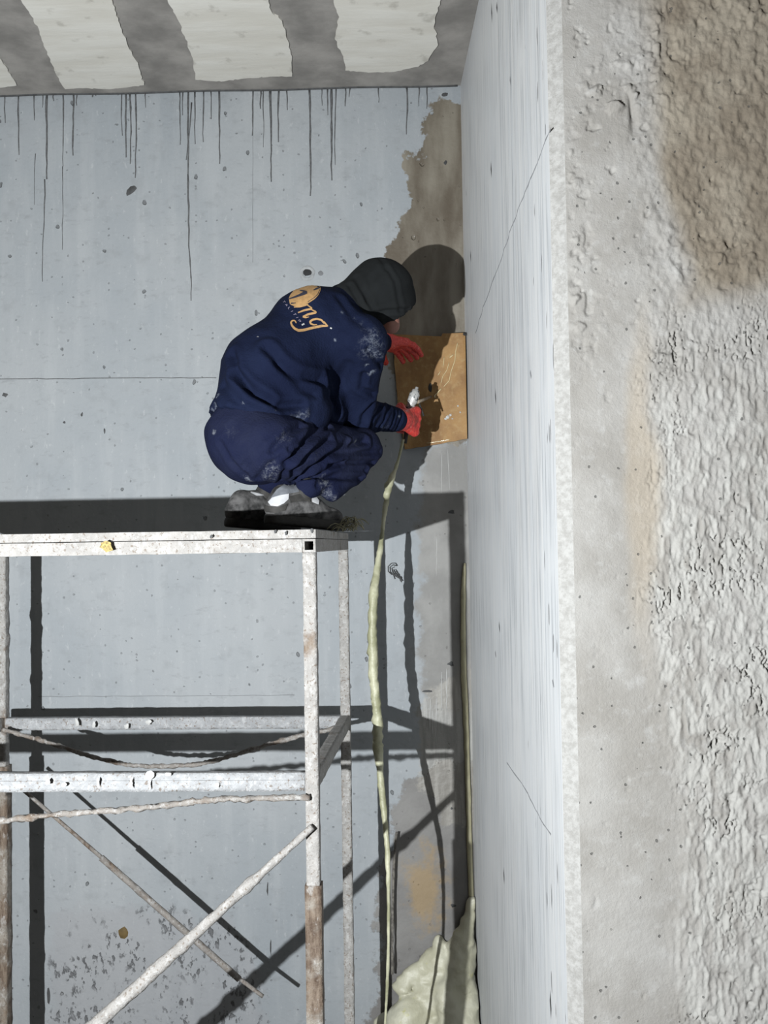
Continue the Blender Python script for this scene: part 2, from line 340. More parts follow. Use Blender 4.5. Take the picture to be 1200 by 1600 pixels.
# right wall: smooth side face, chamfered arris, rough end face towards the camera
P, Fq = grid(np.linspace(YC+.024, DW+.3, 60), np.linspace(0, ZC, 100), lambda u, v: np.stack([xw(u), u, v], 1))
n0 = len(P); zt = ZC
ex = [(XC, DW+.3, 0), (2.6, DW+.3, 0), (2.6, DW+.3, zt), (XC, DW+.3, zt), (2.6, YC+.05, 0), (2.6, YC+.05, zt), (XE+.02, YC+.05, 0), (XE+.02, YC+.05, zt)]
fl = Fq[:, ::-1].tolist()+[[n0, n0+1, n0+2, n0+3], [n0+1, n0+4, n0+5, n0+2], [n0+4, n0+6, n0+7, n0+5]]
wr = obj('wall_right', np.concatenate([P, np.array(ex)]), fl, MS, kind='structure', label='smooth bluish concrete side wall beside the corner, rough at its near end', smooth=False)
ARR = .033; RK = 1.845/2.3
def rough_h(P):
    P = np.stack([(P[:, 0]-XE-ARR)*RK+.3417, P[:, 1], (P[:, 2]-EYE)*RK+EYE], 1)
    x = P[:, 0]-.3417; z = P[:, 2]-EYE
    X3 = np.stack([P[:, 0], P[:, 2], P[:, 2]*0], 1)
    wob = fbm(X3, 3.5, 3, 11)*.05
    sg = lambda t: 1/(1+np.exp(-np.clip(t, -30, 30)))
    low = sg((x-.165+wob+np.where(z < -.1, (z+.1)*.03, 0))/.012)*sg((.47-z+wob*2.5+(x-.3)*.5)/.035)      # rough cast zone
    up = sg((z-.42+wob*2)/.05); rt = sg((x-.12+wob)/.02)
    h = fbm(X3, 14, 4, 1)*.0016+fbm(X3, 120, 2, 2)*.0004
    drag = X3*np.array([1, .42, 1])
    r1 = fbm(drag, 75, 4, 21); r2 = fbm(drag, 170, 3, 31); r3 = vn(X3, 13, 33)
    h += low*((1-np.abs(r1))**2*.0052+r2*.0024-np.exp(-(r1/.07)**2)*np.clip(r3+.05, 0, 1)*.014-np.clip(fbm(X3, 38, 3, 41)-.42, 0, 1)*.02+.003)
    cl = fbm(X3, 34, 4, 51); cm = np.clip(vn(X3, 9, 53)+.35, 0, 1)
    h += (1-low)*up*(np.clip(cl-.24, 0, .22)*.045*cm-np.clip(-cl-.32, 0, .2)*.04*cm)
    cl2 = fbm(X3, 46, 3, 61); h -= (1-low)*np.clip(cl2-.52, 0, .25)*.022*(.3+.7*up)
    diag = np.stack([P[:, 0]*1.0+P[:, 2]*.55, P[:, 2]*.2-P[:, 0]*.2, P[:, 2]*0], 1)
    h += (1-low)*up*rt*fbm(X3*np.array([1, .7, 1]), 85, 3, 73)*.0042
    sm = np.clip(1-np.abs(x-.24)/.11, 0, 1)*np.clip(1-np.abs(z-.62)/.22, 0, 1)
    h += sm*fbm(diag, 42, 3, 71)*.006
    gs = np.exp(-(((x-.135+vn(X3, 30, 5)*.010+(z-.83)*.15))/.006)**2)*np.clip(1-np.abs(z-.845)/.06, 0, 1)
    h -= gs*.010
    h += np.exp(-(((z-.855)+vn(X3, 20, 9)*.005)/.004)**2)*np.clip(1-x/.14, 0, 1)*.0014
    soil = np.clip((x-.11+wob*1.6)/.12, 0, 1)*np.clip((z-.36+wob*2)/.16, 0, 1)*(1-.5*low)
    lime = low*np.clip((.45-z)/.3, 0, 1)*np.clip((r1+.55), 0, 1)
    tan = np.exp(-((x-.15+wob)/.035)**2)*np.clip(1-np.abs(z-.12)/.55, 0, 1)
    return h, soil, lime, tan
us = np.concatenate([np.arange(XE+ARR, XE+.68, .0029), np.linspace(XE+.68, 2.6, 70)]); zs = np.concatenate([np.linspace(0, EYE-1.4, 40)[:-1], np.arange(EYE-1.4, EYE+1.55, .0031), np.linspace(EYE+1.55, ZC, 40)])
P, Fq = grid(us, zs, lambda u, v: np.stack([u, np.full_like(u, YC), v], 1))
h, soil, lime, tan = rough_h(P); e = np.clip((P[:, 0]-XE-ARR)/.02, 0, 1); P[:, 1] -= h*e/RK
rf_ = obj('rough_end_face', P, Fq, MR, wr, kind='structure', label='rough earth-cast end of the side wall')
fattr(rf_, 'soil', soil); fattr(rf_, 'lime', lime); fattr(rf_, 'tan', tan)
# chamfer strip of crumbly pale mortar
us = np.linspace(0, 1, 9); zs = np.arange(0, ZC, .006)
P, Fq = grid(us, zs, lambda u, v: np.stack([XE+ARR*u-.0015*(1-u), YC+.024*(1-u), v], 1))
X3 = P*np.array([1, 1, .5]); d = fbm(X3, 70, 3, 3)*.0035+np.clip(fbm(X3, 30, 3, 8)-.3, 0, 1)*-.012
e = np.sin(np.clip(P[:, 0]-XE, 0, ARR)/ARR*math.pi); P[:, 0] -= d*.7*e; P[:, 1] -= d*.7*e
def arris():
    k = MT('pale_arris_mortar', .9); n = k.noise(60, 6, rough=.7)
    return k.out(k.mix(k.ss(n, .35, .65), (.40, .392, .37), (.54, .535, .515)), None, n, .004)
obj('arris_strip', P, Fq, arris(), wr, kind='structure')
# cracks and gouges of the smooth face
MSEAM = simple('crack_grey', (.36, .37, .385), .2, 40)
def crack(pts, wd):
    pp = []
    for (a, b), (c, d) in zip(pts, pts[1:]):
        m = max(2, int(math.hypot(c-a, d-b)/9))
        for i in range(m): pp.append(onx(a+(c-a)*i/m+rnd.uniform(-1, 1), b+(d-b)*i/m))
    V, Fc = [], []
    for i, p in enumerate(pp):
        q = wd*(.6+.8*rnd.random())
        V += [p+Vector((.0004, 0, q)), p+Vector((-.0012, 0, 0)), p+Vector((.0004, 0, -q))]
        if i: b = 3*i; Fc += [(b-3, b-2, b+1, b), (b-2, b-1, b+2, b+1)]
    obj('hairline_crack', V, Fc, MSEAM, wr)
crack([(860, 200), (836, 262), (803, 345), (776, 425), (755, 480), (741, 530)], .004)
crack([(793, 1192), (820, 1232), (845, 1280), (866, 1312)], .003)
for x, y, l in ((768, 20, 17), (718, 55, 14), (776, 12, 10), (797, 126, 8), (767, 265, 14), (735, 400, 10), (829, 585, 8), (774, 620, 14), (780, 980, 10), (787, 1368, 14), (774, 1022, 6), (860, 1570, 24), (864, 1068, 7)):
    p, q = onx(x, y-l), onx(x+1, y+l); m = (p+q)/2
    obj('gouge', [p, m+Vector((-.001, .011, .006)), q, m+Vector((-.001, -.011, -.006)), m+Vector((-.002, 0, 0))], [(0, 1, 4), (1, 2, 4), (2, 3, 4), (3, 0, 4)], MSEAM if l < 9 else MDARK, wr)
# ceiling with ragged white infill blocks
v, f = box((-5, -2.5, ZC), (2.6, DW+.3, ZC+.3))
cl = obj('ceiling', v, f, MCEIL, kind='structure', label='raw concrete ceiling with ragged white infill blocks', smooth=False)
def ragged(pts, step=7, amp=3):
    o = []
    for (a, b), (c, d) in zip(pts, pts[1:]):
        m = max(1, int(math.hypot(c-a, d-b)/step))
        for i in range(m): o.append((a+(c-a)*i/m+rnd.uniform(-amp, amp)*(i > 0), b+(d-b)*i/m+rnd.uniform(-1, 1)*(i > 0)))
    return o+[pts[-1]]
Z8 = .6167
W1 = [(55, 0), (75, 30), (100, 75), (115, 120), (140, 180), (165, 222), (210, 220), (270, 222), (320, 218), (365, 212), (345, 150), (320, 100), (300, 50), (285, 0)]
W2 = [(425, 0), (450, 45), (470, 95), (490, 150), (495, 198), (560, 203), (620, 195), (690, 190), (740, 190), (740, 140), (730, 100), (715, 50), (690, 30), (680, 0)]
W3 = [(845, 0), (860, 40), (848, 95), (870, 145), (875, 175), (940, 180), (1000, 178), (1060, 165), (1085, 150), (1110, 110), (1100, 60), (1115, 0)]
def block(pl):
    n = len(pl); V = [(p.x, p.y, ZC+.0005) for p in pl]+[(p.x, p.y, ZC-.007) for p in pl]
    bm = bmesh.new(); bv = [bm.verts.new(q) for q in V]
    for i in range(n): bm.faces.new((bv[i], bv[(i+1) % n], bv[n+(i+1) % n], bv[n+i]))
    fc = bm.faces.new(bv[n:]); bmesh.ops.triangulate(bm, faces=[fc]); bmesh.ops.recalc_face_normals(bm, faces=bm.faces[:])
    me = bpy.data.meshes.new('infill_block'); bm.to_mesh(me); bm.free(); me.materials.append(MEPS)
    o = bpy.data.objects.new('infill_block', me); C.objects.link(o); o.parent = cl
for Wp in (W1, W2, W3):
    pl = [onz(x*Z8, y*Z8, ZC) for x, y in ragged(Wp)]
    a, b = pl[-1], pl[0]
    pl += [Vector((a.x+.03*math.sin(i*2.1), a.y-.18*i, ZC)) for i in range(1, 8)]+[Vector((b.x+.03*math.sin(i*1.7), b.y-.18*i, ZC)) for i in range(7, 0, -1)]
    block(pl)
sh = onz(W2[0][0]*Z8, 0, ZC)-onz(W1[0][0]*Z8, 0, ZC)
for k in (1, 2):
    pl = [onz(x*Z8, y*Z8, ZC)-sh*k*1.03 for x, y in ragged(W1)]; block(pl+[Vector((pl[-1].x, pl[-1].y-1.2, ZC)), Vector((pl[0].x, pl[0].y-1.2, ZC))])
v, f = tubes([[Vector((x, DW-.004+.004*math.sin(x*9), ZC+.002)) for x in np.arange(-5, XC, .05)]], [.008], 6)
obj('trim_1', v, f, MDARK, None, kind='structure', label='dark slurry bead along the ceiling joint')
v, f = box((-5, -2.5, -.2), (2.6, DW+.3, 0)); obj('floor', v, f, MFLOOR, kind='structure', label='bare concrete floor below the scaffold', smooth=False)
# ------------------------------------------------------------------ scaffold
PHI = -.03; E1 = Vector((math.cos(PHI), math.sin(PHI), 0)); E2 = Vector((math.sin(PHI), -math.cos(PHI), 0)); UP = Vector((0, 0, 1))
RR = Vector((-.2217, 3.7062, 0)); RL = RR-E1*1.375; FR = RR+E2*1.0565; FL = FR-E1*1.375
def zz(p, h): return Vector((p.x, p.y, EYE+h))
ZT = EYE+.0432
def bar(name, p0, p1, w, h, mat, par, amp=.002, seed=0, round_=False, hollow=False, lump=0., step=.02, taper=1.0, up=UP, **k):
    p0, p1 = Vector(p0), Vector(p1); L = (p1-p0).length; t = (p1-p0)/L
    a = t.cross(up); a = a.normalized() if a.length > .05 else (E1 if abs(t.z) > .9 else t.cross(Vector((0, 0, 1))).normalized()); b = a.cross(t)
    if round_: prof = [(math.cos(q)*.5, math.sin(q)*.5) for q in np.linspace(0, 2*math.pi, 11)[:-1]]
    else: prof = [(x/4-.5, -.5) for x in range(4)]+[(.5, x/4-.5) for x in range(4)]+[(.5-x/4, .5) for x in range(4)]+[(-.5, .5-x/4) for x in range(4)]
    n = len(prof); m = max(2, int(L/step))
    V = np.array([p0+t*(L*i/m)+(a*x*w+b*y*h)*(1+(taper-1)*i/m) for i in range(m+1) for x, y in prof])
    N = np.array([(a*x+b*y).normalized() for i in range(m+1) for x, y in prof])
    d = fbm(V, 45, 3, seed)*amp+np.clip(fbm(V, 20, 3, seed+9)-.1, 0, 1)*lump+lump*.1
    V = V+N*d[:, None]
    Fc = [(i*n+j, i*n+(j+1) % n, (i+1)*n+(j+1) % n, (i+1)*n+j) for i in range(m) for j in range(n)]
    if hollow:                                # open ends: inner sleeve
        V2 = np.array([p0+t*(L*i)+(a*x*w+b*y*h)*.66 for i in (0, .25) for x, y in prof]); o0 = len(V); V = np.concatenate([V, V2])
        Fc += [((j+1) % n, j, o0+j, o0+(j+1) % n) for j in range(n)]+[(o0+(j+1) % n, o0+j, o0+n+j, o0+n+(j+1) % n) for j in range(n)]
        Fc.append(tuple(o0+n+j for j in range(n))[::-1])
    else: Fc.append(tuple(range(n))[::-1])
    Fc.append(tuple(m*n+j for j in range(n)))
    return obj(name, V, Fc, mat, par, round_ or lump > .002, **k)
sca = empty('scaffold', (FR-E1*.6)+Vector((0, .5, 0)), label='white crusted steel tube scaffold tower under the crouching worker', cat='scaffold')
tb = .034
def leg(p, top, bot, w, mat, lump, seed): return bar('leg', zz(p, top), zz(p, bot), w, w, mat, sca, .0022, seed, lump=lump, step=.012, up=E2)
leg(FR, -.021, -1.05, .036, MPAINT, .004, 1); leg(RR, -.021, -2.55, .036, MGREY, .005, 2)
leg(RL, -.021, -.95, .036, MGREY, .016, 3); leg(FL, -.021, -1.05, .036, MPAINT, .003, 4)
for p, top, w, mt, lu, sd in ((FR, -.945, .045, MRUST, .003, 5), (RL, -.86, .05, MRUST, .014, 6), (FL, -.945, .045, MRUST, .004, 7)):
    bar('leg_sleeve', zz(p, top), zz(p, -2.55), w, w, mt, sca, .0015, sd, lump=lu, hollow=True, up=E2, label='rusty brown lower tube')
# platform: two lengthwise tubes, two crosswise tubes, deck on top
def ln(p, h, q, h2=None): return zz(p, h), zz(q, h if h2 is None else h2)
zb = .0432-.024-.021
for A, B, nm in ((FL, FR, 1), (RL, RR, 2)):
    bar('deck_bearer', *ln(A-E1*.02, zb, B-E1*.02), .036, .036, MPAINT, sca, .0015, 11+nm, lump=.002)
for A, B, sd in ((FR, RR, 1), (FL, RL, 2)):
    bar('deck_crossbar', *ln(A+E2*.019, zb, B-E2*.019), .037, .037, MPAINT, sca, .001, 15+sd, hollow=True)
def deck():
    a, b = FL-E1*.02+E2*.018, FR+E1*.019+E2*.018; n = 5
    wd = (RR-FR).length+.036; step = wd/n
    for i in range(n):
        p = a-E2*(step*(i+.5)); q = b-E2*(step*(i+.5))
        bar('deck_plank', zz(p, .0432-.012), zz(q, .0432-.012), step-.004, .024, MPAINT if i in (0, 4) else MGREY, sca, .001, 30+i, step=.03)
deck()
bar('rail', *ln(FL-E1*.1, -.6386-.022, FR-E1*.018), .03, .05, MGALV, sca, .0012, 21, lump=.003)
bar('rail_rib', *ln(FL+E2*.016, -.6386-.022, FR-E1*.02+E2*.016), .006, .012, MGALV, sca, .0004, 29)
bar('rail', *ln(RL-E1*.1, -.6731-.022, RR+E1*.012), .036, .046, MGALV, sca, .0015, 22, lump=.005)
bar('end_rail', *ln(FR, -.6386-.018, RR, -.6731-.018), .036, .044, MGREY, sca, .0015, 23, lump=.004)
bar('end_rail', *ln(FL, -.6386-.018, RL, -.6731-.018), .036, .044, MGREY, sca, .0015, 24)
p0, p1 = at(488, 1292, FR.y-.035), at(150, 1601, FL.y+.55); p1 = at(150, 1601, FR.y-.07); dd = (p1-p0)*2.6
bar('brace', p0, p0+(p1-p0)*1.0, .016, .016, MPAINT, sca, .003, 46, True, lump=.014, step=.01, taper=2.2)
bar('brace', p1-(p1-p0)*.02, p0+dd*.75, .034, .034, MPAINT, sca, .003, 28, True, lump=.02, step=.012)
yb = RL.y-.03
bar('brace', at(14, 1215, yb-.02), at(160, 1341, yb), .014, .014, MROD, sca, .001, 26, True, lump=.003)
bar('brace', at(158, 1340, yb), at(374, 1530, yb), .024, .024, MROD, sca, .001, 27, True, lump=.004, label='thicker sleeve of the thin brace')
bar('brace', at(370, 1526, yb), at(411, 1557, yb), .015, .015, MROD, sca, .001, 27, True, lump=.002)
def rod(name, pts, r, mat, par, seed=0, lump=0., n=8, sub=6, **k):
    pts = [Vector(p) for p in pts]; out = []
    for i in range(len(pts)-1):
        a, b, c, d = pts[max(i-1, 0)], pts[i], pts[i+1], pts[min(i+2, len(pts)-1)]
        for j in range(sub):
            t = j/sub; out.append(.5*((2*b)+(c-a)*t+(2*a-5*b+4*c-d)*t*t+(3*b-a-3*c+d)*t**3))
    out.append(pts[-1])
    if not hasattr(r, '__len__'): r = [r]*len(pts)
    rr = np.interp(np.linspace(0, len(pts)-1, len(out)), range(len(pts)), r)
    v, f = tubes([out], [rr.tolist()], n)
    V = np.array(v); ce = np.repeat(np.array(out), n, axis=0)
    if lump: V = ce+(V-ce)*(1+lump*(fbm(V, 60, 3, seed)[:, None]+.35*vn(V, 200, seed)[:, None]))
    return obj(name, V, f, mat, par, **k)
ya = RR.y-.045
rod('sagging_rod', [at(x, y, ya) for x, y in ((4, 1140), (40, 1150), (85, 1163), (130, 1178), (190, 1193), (240, 1197), (310, 1194), (365, 1180), (430, 1160), (500, 1143), (543, 1134))], .0085, MROD, sca, 3, .8, 8, 16, label='thin bent rod sagging behind the front leg')
yf = FR.y-.03
rod('cross_rod', [at(x, y, yf) for x, y in ((-180, 1292), (-40, 1286), (40, 1278), (150, 1268), (240, 1261), (320, 1251), (380, 1248), (484, 1246))], .0085, MROD, sca, 5, .95, 8, 16, label='thin mortar-crusted rod below the front rail')
for x, y, r_, sq in ((120, 1129, 4, 3), (146, 1132, 3, 3), (198, 1135, 4, 2), (232, 1128, 5, 1.5)):
    blob('white_splash', x, y, RR.y-.0225, r_*.0022, r_*.002*sq*.7, MWHITE, sca, .002)
for x, y, r_, sq in ((74, 1222, 6, 1), (153, 1222, 3, 3), (205, 1224, 4, 2.5), (234, 1213, 12, .8), (234, 1226, 2, 5), (262, 1210, 9, .5), (100, 1226, 6, .8), (340, 1227, 5, 1)):
    blob('white_splash', x, y, FR.y-.0175, r_*.0012, r_*.0013*sq, MWHITE, sca, .0012)
blob('yellow_splash', 163, 853, FR.y-.024, .020, .012, simple('yellow_foam_spot', (.40, .30, .10), .6, 160), sca, .002, jag=.7)
for x, y in ((430, 830), (447, 833), (487, 829), (330, 838)): blob('paint_chip', x, y, FR.y-.021, .004, .006, MDARK, sca, .001)

# ------------------------------------------------------------------ implicit surfaces for soft shapes
def nets(fn, lo, hi, h):
    lo, hi = np.array(lo, float), np.array(hi, float); n = np.ceil((hi-lo)/h).astype(int)+1
    ax = [lo[i]+h*np.arange(n[i]) for i in range(3)]
    G = np.stack(np.meshgrid(*ax, indexing='ij'), -1).reshape(-1, 3).astype(np.float32)
    Fv = fn(G).reshape(n); ins = Fv < 0
    cor = [(a, b, c) for a in (0, 1) for b in (0, 1) for c in (0, 1)]
    sl = lambda A, o: A[o[0]:n[0]-1+o[0], o[1]:n[1]-1+o[1], o[2]:n[2]-1+o[2]]
    cnt = sum(sl(ins, o).astype(np.int8) for o in cor); mask = (cnt > 0) & (cnt < 8)
    I = np.argwhere(mask); vid = -np.ones(mask.shape, np.int64); vid[mask] = np.arange(len(I))
    acc = np.zeros((len(I), 3)); num = np.zeros(len(I))
    for o in cor:
        for k in range(3):
            if o[k]: continue
            o2 = list(o); o2[k] = 1
            f0 = Fv[I[:, 0]+o[0], I[:, 1]+o[1], I[:, 2]+o[2]]; f1 = Fv[I[:, 0]+o2[0], I[:, 1]+o2[1], I[:, 2]+o2[2]]
            m = (f0 < 0) != (f1 < 0); t = np.where(m, f0/np.where(m, f0-f1, 1), 0)
            p = np.tile(np.array(o, float), (len(I), 1)); p[:, k] = t; acc[m] += p[m]; num[m] += 1
    V = lo+h*(I+acc/num[:, None]); Q = []
    for k in range(3):
        a, b = (k+1) % 3, (k+2) % 3
        s0 = [slice(None)]*3; s0[k] = slice(0, -1); s1 = [slice(None)]*3; s1[k] = slice(1, None)
        A, B = ins[tuple(s0)], ins[tuple(s1)]; E = np.argwhere(A != B)
        ok = (E[:, a] > 0) & (E[:, b] > 0) & (E[:, a] < n[a]-1) & (E[:, b] < n[b]-1); E = E[ok]; st = A[E[:, 0], E[:, 1], E[:, 2]]
        def cell(da, db):
            c = E.copy(); c[:, a] += da; c[:, b] += db; return vid[c[:, 0], c[:, 1], c[:, 2]]
        q = np.stack([cell(-1, -1), cell(0, -1), cell(0, 0), cell(-1, 0)], 1); q[~st] = q[~st][:, ::-1]; Q.append(q)
    return V, np.concatenate(Q)
def cap(P, a, b, ra, rb):
    a, b = np.array(a, np.float32), np.array(b, np.float32); ab = b-a; ap = P-a
    t = np.clip(ap@ab/max(float(ab@ab), 1e-9), 0, 1); return np.linalg.norm(ap-t[:, None]*ab, axis=1)-(ra+(rb-ra)*t)
def smin(a, b, k): h = np.clip(.5+.5*(b-a)/k, 0, 1); return b+(a-b)*h-k*h*(1-h)
def union(P, prims, k):
    d = None
    for a, b, ra, rb in prims:
        c = cap(P, a, b, ra, rb); d = c if d is None else smin(d, c, k)
    return d
def bounds(prims, pad=.03):
    L = np.array([np.minimum(np.array(a)-ra, np.array(b)-rb) for a, b, ra, rb in prims]).min(0)-pad
    H = np.array([np.maximum(np.array(a)+ra, np.array(b)+rb) for a, b, ra, rb in prims]).max(0)+pad; return L, H
def vnormals(V, Q):
    fn_ = np.cross(V[Q[:, 2]]-V[Q[:, 0]], V[Q[:, 3]]-V[Q[:, 1]]); N = np.zeros_like(V)
    for i in range(4): np.add.at(N, Q[:, i], fn_)
    return N/np.maximum(np.linalg.norm(N, axis=1), 1e-12)[:, None]
def bvh(V, Q): return BVHTree.FromPolygons([Vector(v) for v in V], Q.tolist())
def cast(T, px, py):
    d = ray(px, py).normalized(); l, nn, i, ds = T.ray_cast(EV, d)
    return (l, nn) if l is not None else (None, None)
def segdist(V, pts):
    d = np.full(len(V), 9.)
    for a, b in zip(pts, pts[1:]):
        a, b = np.array(a), np.array(b); ab = b-a; ap = V-a; t = np.clip(ap@ab/max(ab@ab, 1e-9), 0, 1)
        d = np.minimum(d, np.linalg.norm(ap-t[:, None]*ab, axis=1))
    return d
def dense(pts, step=6):
    o = []
    for (a, b), (c, d) in zip(pts, pts[1:]):
        m = max(1, int(math.hypot(c-a, d-b)/step)); o += [(a+(c-a)*i/m, b+(d-b)*i/m) for i in range(m)]
    return o+[pts[-1]]
def creases(V, Q, lines, gain=1.3):
    T = bvh(V, Q); N = vnormals(V, Q); D = np.zeros(len(V))
    for pts, depth, wd in lines:
        pp = [cast(T, *p)[0] for p in dense(pts, 8)]; pp = [np.array(p) for p in pp if p is not None]
        if len(pp) < 2: continue
        d = segdist(V, pp); depth *= gain; D += -depth*np.exp(-(d/wd)**2)+depth*.55*np.exp(-((d-2.1*wd)/wd)**2)
    return V+N*D[:, None]
def spots(V, T, lst):
    D = np.zeros(len(V))
    for px, py, r, s in lst:
        l, _ = cast(T, px, py)
        if l is not None: D += s*np.exp(-(np.linalg.norm(V-np.array(l), axis=1)/r)**2)
    return D
def strips(T, ribs, off):
    V, Fc = [], []
    for pts, ws in ribs:
        if not hasattr(ws, '__len__'): ws = [ws]*len(pts)
        L = [0]
        for a, b in zip(pts, pts[1:]): L.append(L[-1]+math.hypot(b[0]-a[0], b[1]-a[1]))
        m = max(3, int(L[-1]/1.0)); s = np.linspace(0, L[-1], m)
        X, Y, Wd = np.interp(s, L, [p[0] for p in pts]), np.interp(s, L, [p[1] for p in pts]), np.interp(s, L, ws)
        k = np.ones(3)/3; pad = lambda A: np.convolve(np.pad(A, 1, mode='edge'), k, 'valid')
        X[1:-1], Y[1:-1] = pad(X)[1:-1], pad(Y)[1:-1]
        tx, ty = np.gradient(X), np.gradient(Y); ln_ = np.hypot(tx, ty)+1e-9; nx, ny = -ty/ln_, tx/ln_; prev = None
        for i in range(m):
            row = []
            for q in (-.5, 0, .5):
                l, nn = cast(T, X[i]+nx[i]*Wd[i]*q, Y[i]+ny[i]*Wd[i]*q)
                if l is None: row = None; break
                row.append(len(V)); V.append(l+nn*off)
            if row and prev: Fc += [(prev[0], prev[1], row[1], row[0]), (prev[1], prev[2], row[2], row[1])]
            prev = row
    return V, Fc
def patch(T, poly, off, rings=8, n=48):
    cx, cy = np.mean([p[0] for p in poly]), np.mean([p[1] for p in poly]); cl_ = poly+[poly[0]]; L = [0]
    for a, b in zip(cl_, cl_[1:]): L.append(L[-1]+math.hypot(b[0]-a[0], b[1]-a[1]))
    s = np.linspace(0, L[-1], n+1)[:-1]; bx, by = np.interp(s, L, [p[0] for p in cl_]), np.interp(s, L, [p[1] for p in cl_])
    V, idx = [], {}
    for r in range(rings+1):
        for j in range(n):
            l, nn = cast(T, cx+(bx[j]-cx)*r/rings, cy+(by[j]-cy)*r/rings)
            if l is not None: idx[r, j] = len(V); V.append(l+nn*off)
    Fc = []
    for r in range(rings):
        for j in range(n):
            q = [idx.get(x) for x in ((r, j), (r, (j+1) % n), (r+1, (j+1) % n), (r+1, j))]
            if None not in q: Fc.append(tuple(q))
    return V, Fc
def A(px, py, Y): return tuple(at(px, py, Y))

# ------------------------------------------------------------------ the worker
man = empty('person', (at(440, 800, 3.3).x, 3.35, ZT), label='worker crouching on the scaffold end in a navy jacket, dark hood and red gloves', cat='person')
pelv, mid, upb, nek = A(392, 668, 3.24), A(425, 587, 3.30), A(492, 517, 3.40), A(548, 482, 3.46)
rsh, rel, rwr = A(566, 532, 3.34), A(556, 646, 3.54), A(627, 656, 3.80)
lsh, lel, lwr = A(536, 480, 3.57), A(566, 540, 3.76), A(600, 533, 3.91)
jk = [(pelv, mid, .150, .168), (mid, upb, .168, .152), (upb, nek, .150, .085), (upb, rsh, .125, .088), (rsh, rel, .086, .066), (rel, tuple(Vector(rel).lerp(Vector(rwr), .86)), .066, .050), (upb, lsh, .115, .080), (lsh, lel, .080, .062), (lel, tuple(Vector(lel).lerp(Vector(lwr), .85)), .062, .045), (mid, A(468, 640, 3.28), .15, .11), (A(495, 560, 3.46), A(500, 640, 3.44), .10, .10)]
hemn = np.array(pelv)-np.array(mid); hemn /= np.linalg.norm(hemn); hemp = np.array(A(392, 662, 3.24))
def f_jacket(P):
    d = union(P, jk[:4]+jk[6:7], .05)
    d = smin(d, union(P, jk[9:], .05), .05)
    d = smin(d, union(P, jk[4:6], .03), .03); d = smin(d, union(P, jk[7:9], .03), .03)
    ax = P-hemp.astype(np.float32); along = ax@hemn.astype(np.float32)
    body = np.where(np.linalg.norm(ax-along[:, None]*hemn.astype(np.float32), axis=1) < .26, along, -1)
    d = np.maximum(d, body-.012)
    return d + fbm(P, 9, 2, 3)*.006 + np.abs(fbm(P*np.array([1, 1, 1.5], np.float32), 8, 2, 23))*.010-.003
z1 = lambda L: [(300+x*.38333, 370+y*.38333) for x, y in L]
z4 = lambda L: [(320+x*.25, 640+y*.25) for x, y in L]
lo, hi = bounds(jk); V, Q = nets(f_jacket, lo, hi, .0075)
V = creases(V, Q, [(z1([(165, 480), (190, 560), (240, 615), (310, 660)]), .011, .014), (z1([(180, 560), (250, 640), (345, 690), (440, 690)]), .013, .013), (z1([(305, 455), (370, 525), (440, 570), (525, 585)]), .013, .015),
    (z1([(350, 520), (440, 610), (500, 640)]), .008, .014), (z1([(545, 560), (560, 640), (590, 720)]), .010, .012), (z1([(720, 460), (770, 525)]), .008, .010), (z1([(700, 560), (690, 620), (740, 640)]), .008, .010),
    (z1([(770, 690), (735, 740), (715, 800)]), .008, .008), (z1([(800, 690), (780, 750), (740, 810)]), .007, .007), (z1([(830, 690), (815, 760), (780, 810)]), .007, .007), (z1([(735, 685), (700, 730), (690, 770)]), .009, .010), (z1([(860, 690), (850, 750), (820, 805)]), .005, .007),
    (z1([(90, 690), (180, 740), (330, 760), (440, 730)]), .008, .012), (z1([(560, 660), (610, 600), (640, 520)]), .005, .016), (z1([(600, 250), (660, 330), (720, 380)]), .004, .014), (z1([(130, 610), (200, 690), (320, 730)]), .006, .014)])
Tj = bvh(V, Q)
jacket = obj('jacket', V, Q, MJ, man, label='navy work jacket with an orange print on the back')
du = spots(V, Tj, [(585, 530, .05, 1.0), (592, 555, .03, .8), (575, 550, .04, .7), (560, 505, .03, .35), (583, 580, .012, 1.6), (578, 583, .01, 1.4), (572, 570, .01, 1.2), (465, 655, .03, 1.2), (450, 660, .025, 1), (480, 645, .02, .8),
    (337, 632, .008, 3), (334, 640, .008, 3), (340, 618, .009, 2.4), (377, 647, .007, 3), (379, 630, .006, 2), (430, 640, .006, 2), (523, 531, .005, 2.5), (535, 488, .006, 1.6), (553, 497, .006, 1.6), (600, 605, .02, .7), (625, 650, .012, 1.6), (600, 668, .03, .9), (370, 665, .04, .7), (350, 660, .03, .8), (400, 668, .04, .6), (520, 600, .06, .25), (430, 560, .07, .2)])
fattr(jacket, 'dust', du)
q12 = lambda L: [(440+x/12, 430+y/12) for x, y in L]
v, f = patch(Tj, q12([(140, 440), (170, 370), (230, 300), (330, 235), (450, 192), (600, 172), (700, 190), (735, 240), (725, 300), (690, 380), (620, 455), (520, 520), (430, 560), (330, 590), (230, 585), (160, 555), (150, 500)]), .0022)
logo = obj('orange_disc_print', v, f, MPRINT, jacket, False)
R12 = lambda L, w_: (q12(L), [x/12 for x in w_] if hasattr(w_, '__len__') else w_/12)
v, f = strips(Tj, [R12([(150, 455), (260, 420), (350, 385), (430, 350), (480, 340)], [22, 34, 46, 62, 34]), R12([(470, 335), (420, 312), (345, 300)], [40, 30, 14]), R12([(600, 292), (650, 270), (725, 240)], [14, 34, 16]),
    R12([(712, 285), (675, 370), (600, 440), (490, 510)], 10), R12([(180, 540), (270, 530)], [24, 14])], .0034)
obj('dark_letter_print', v, f, MPRINTD, jacket, False)
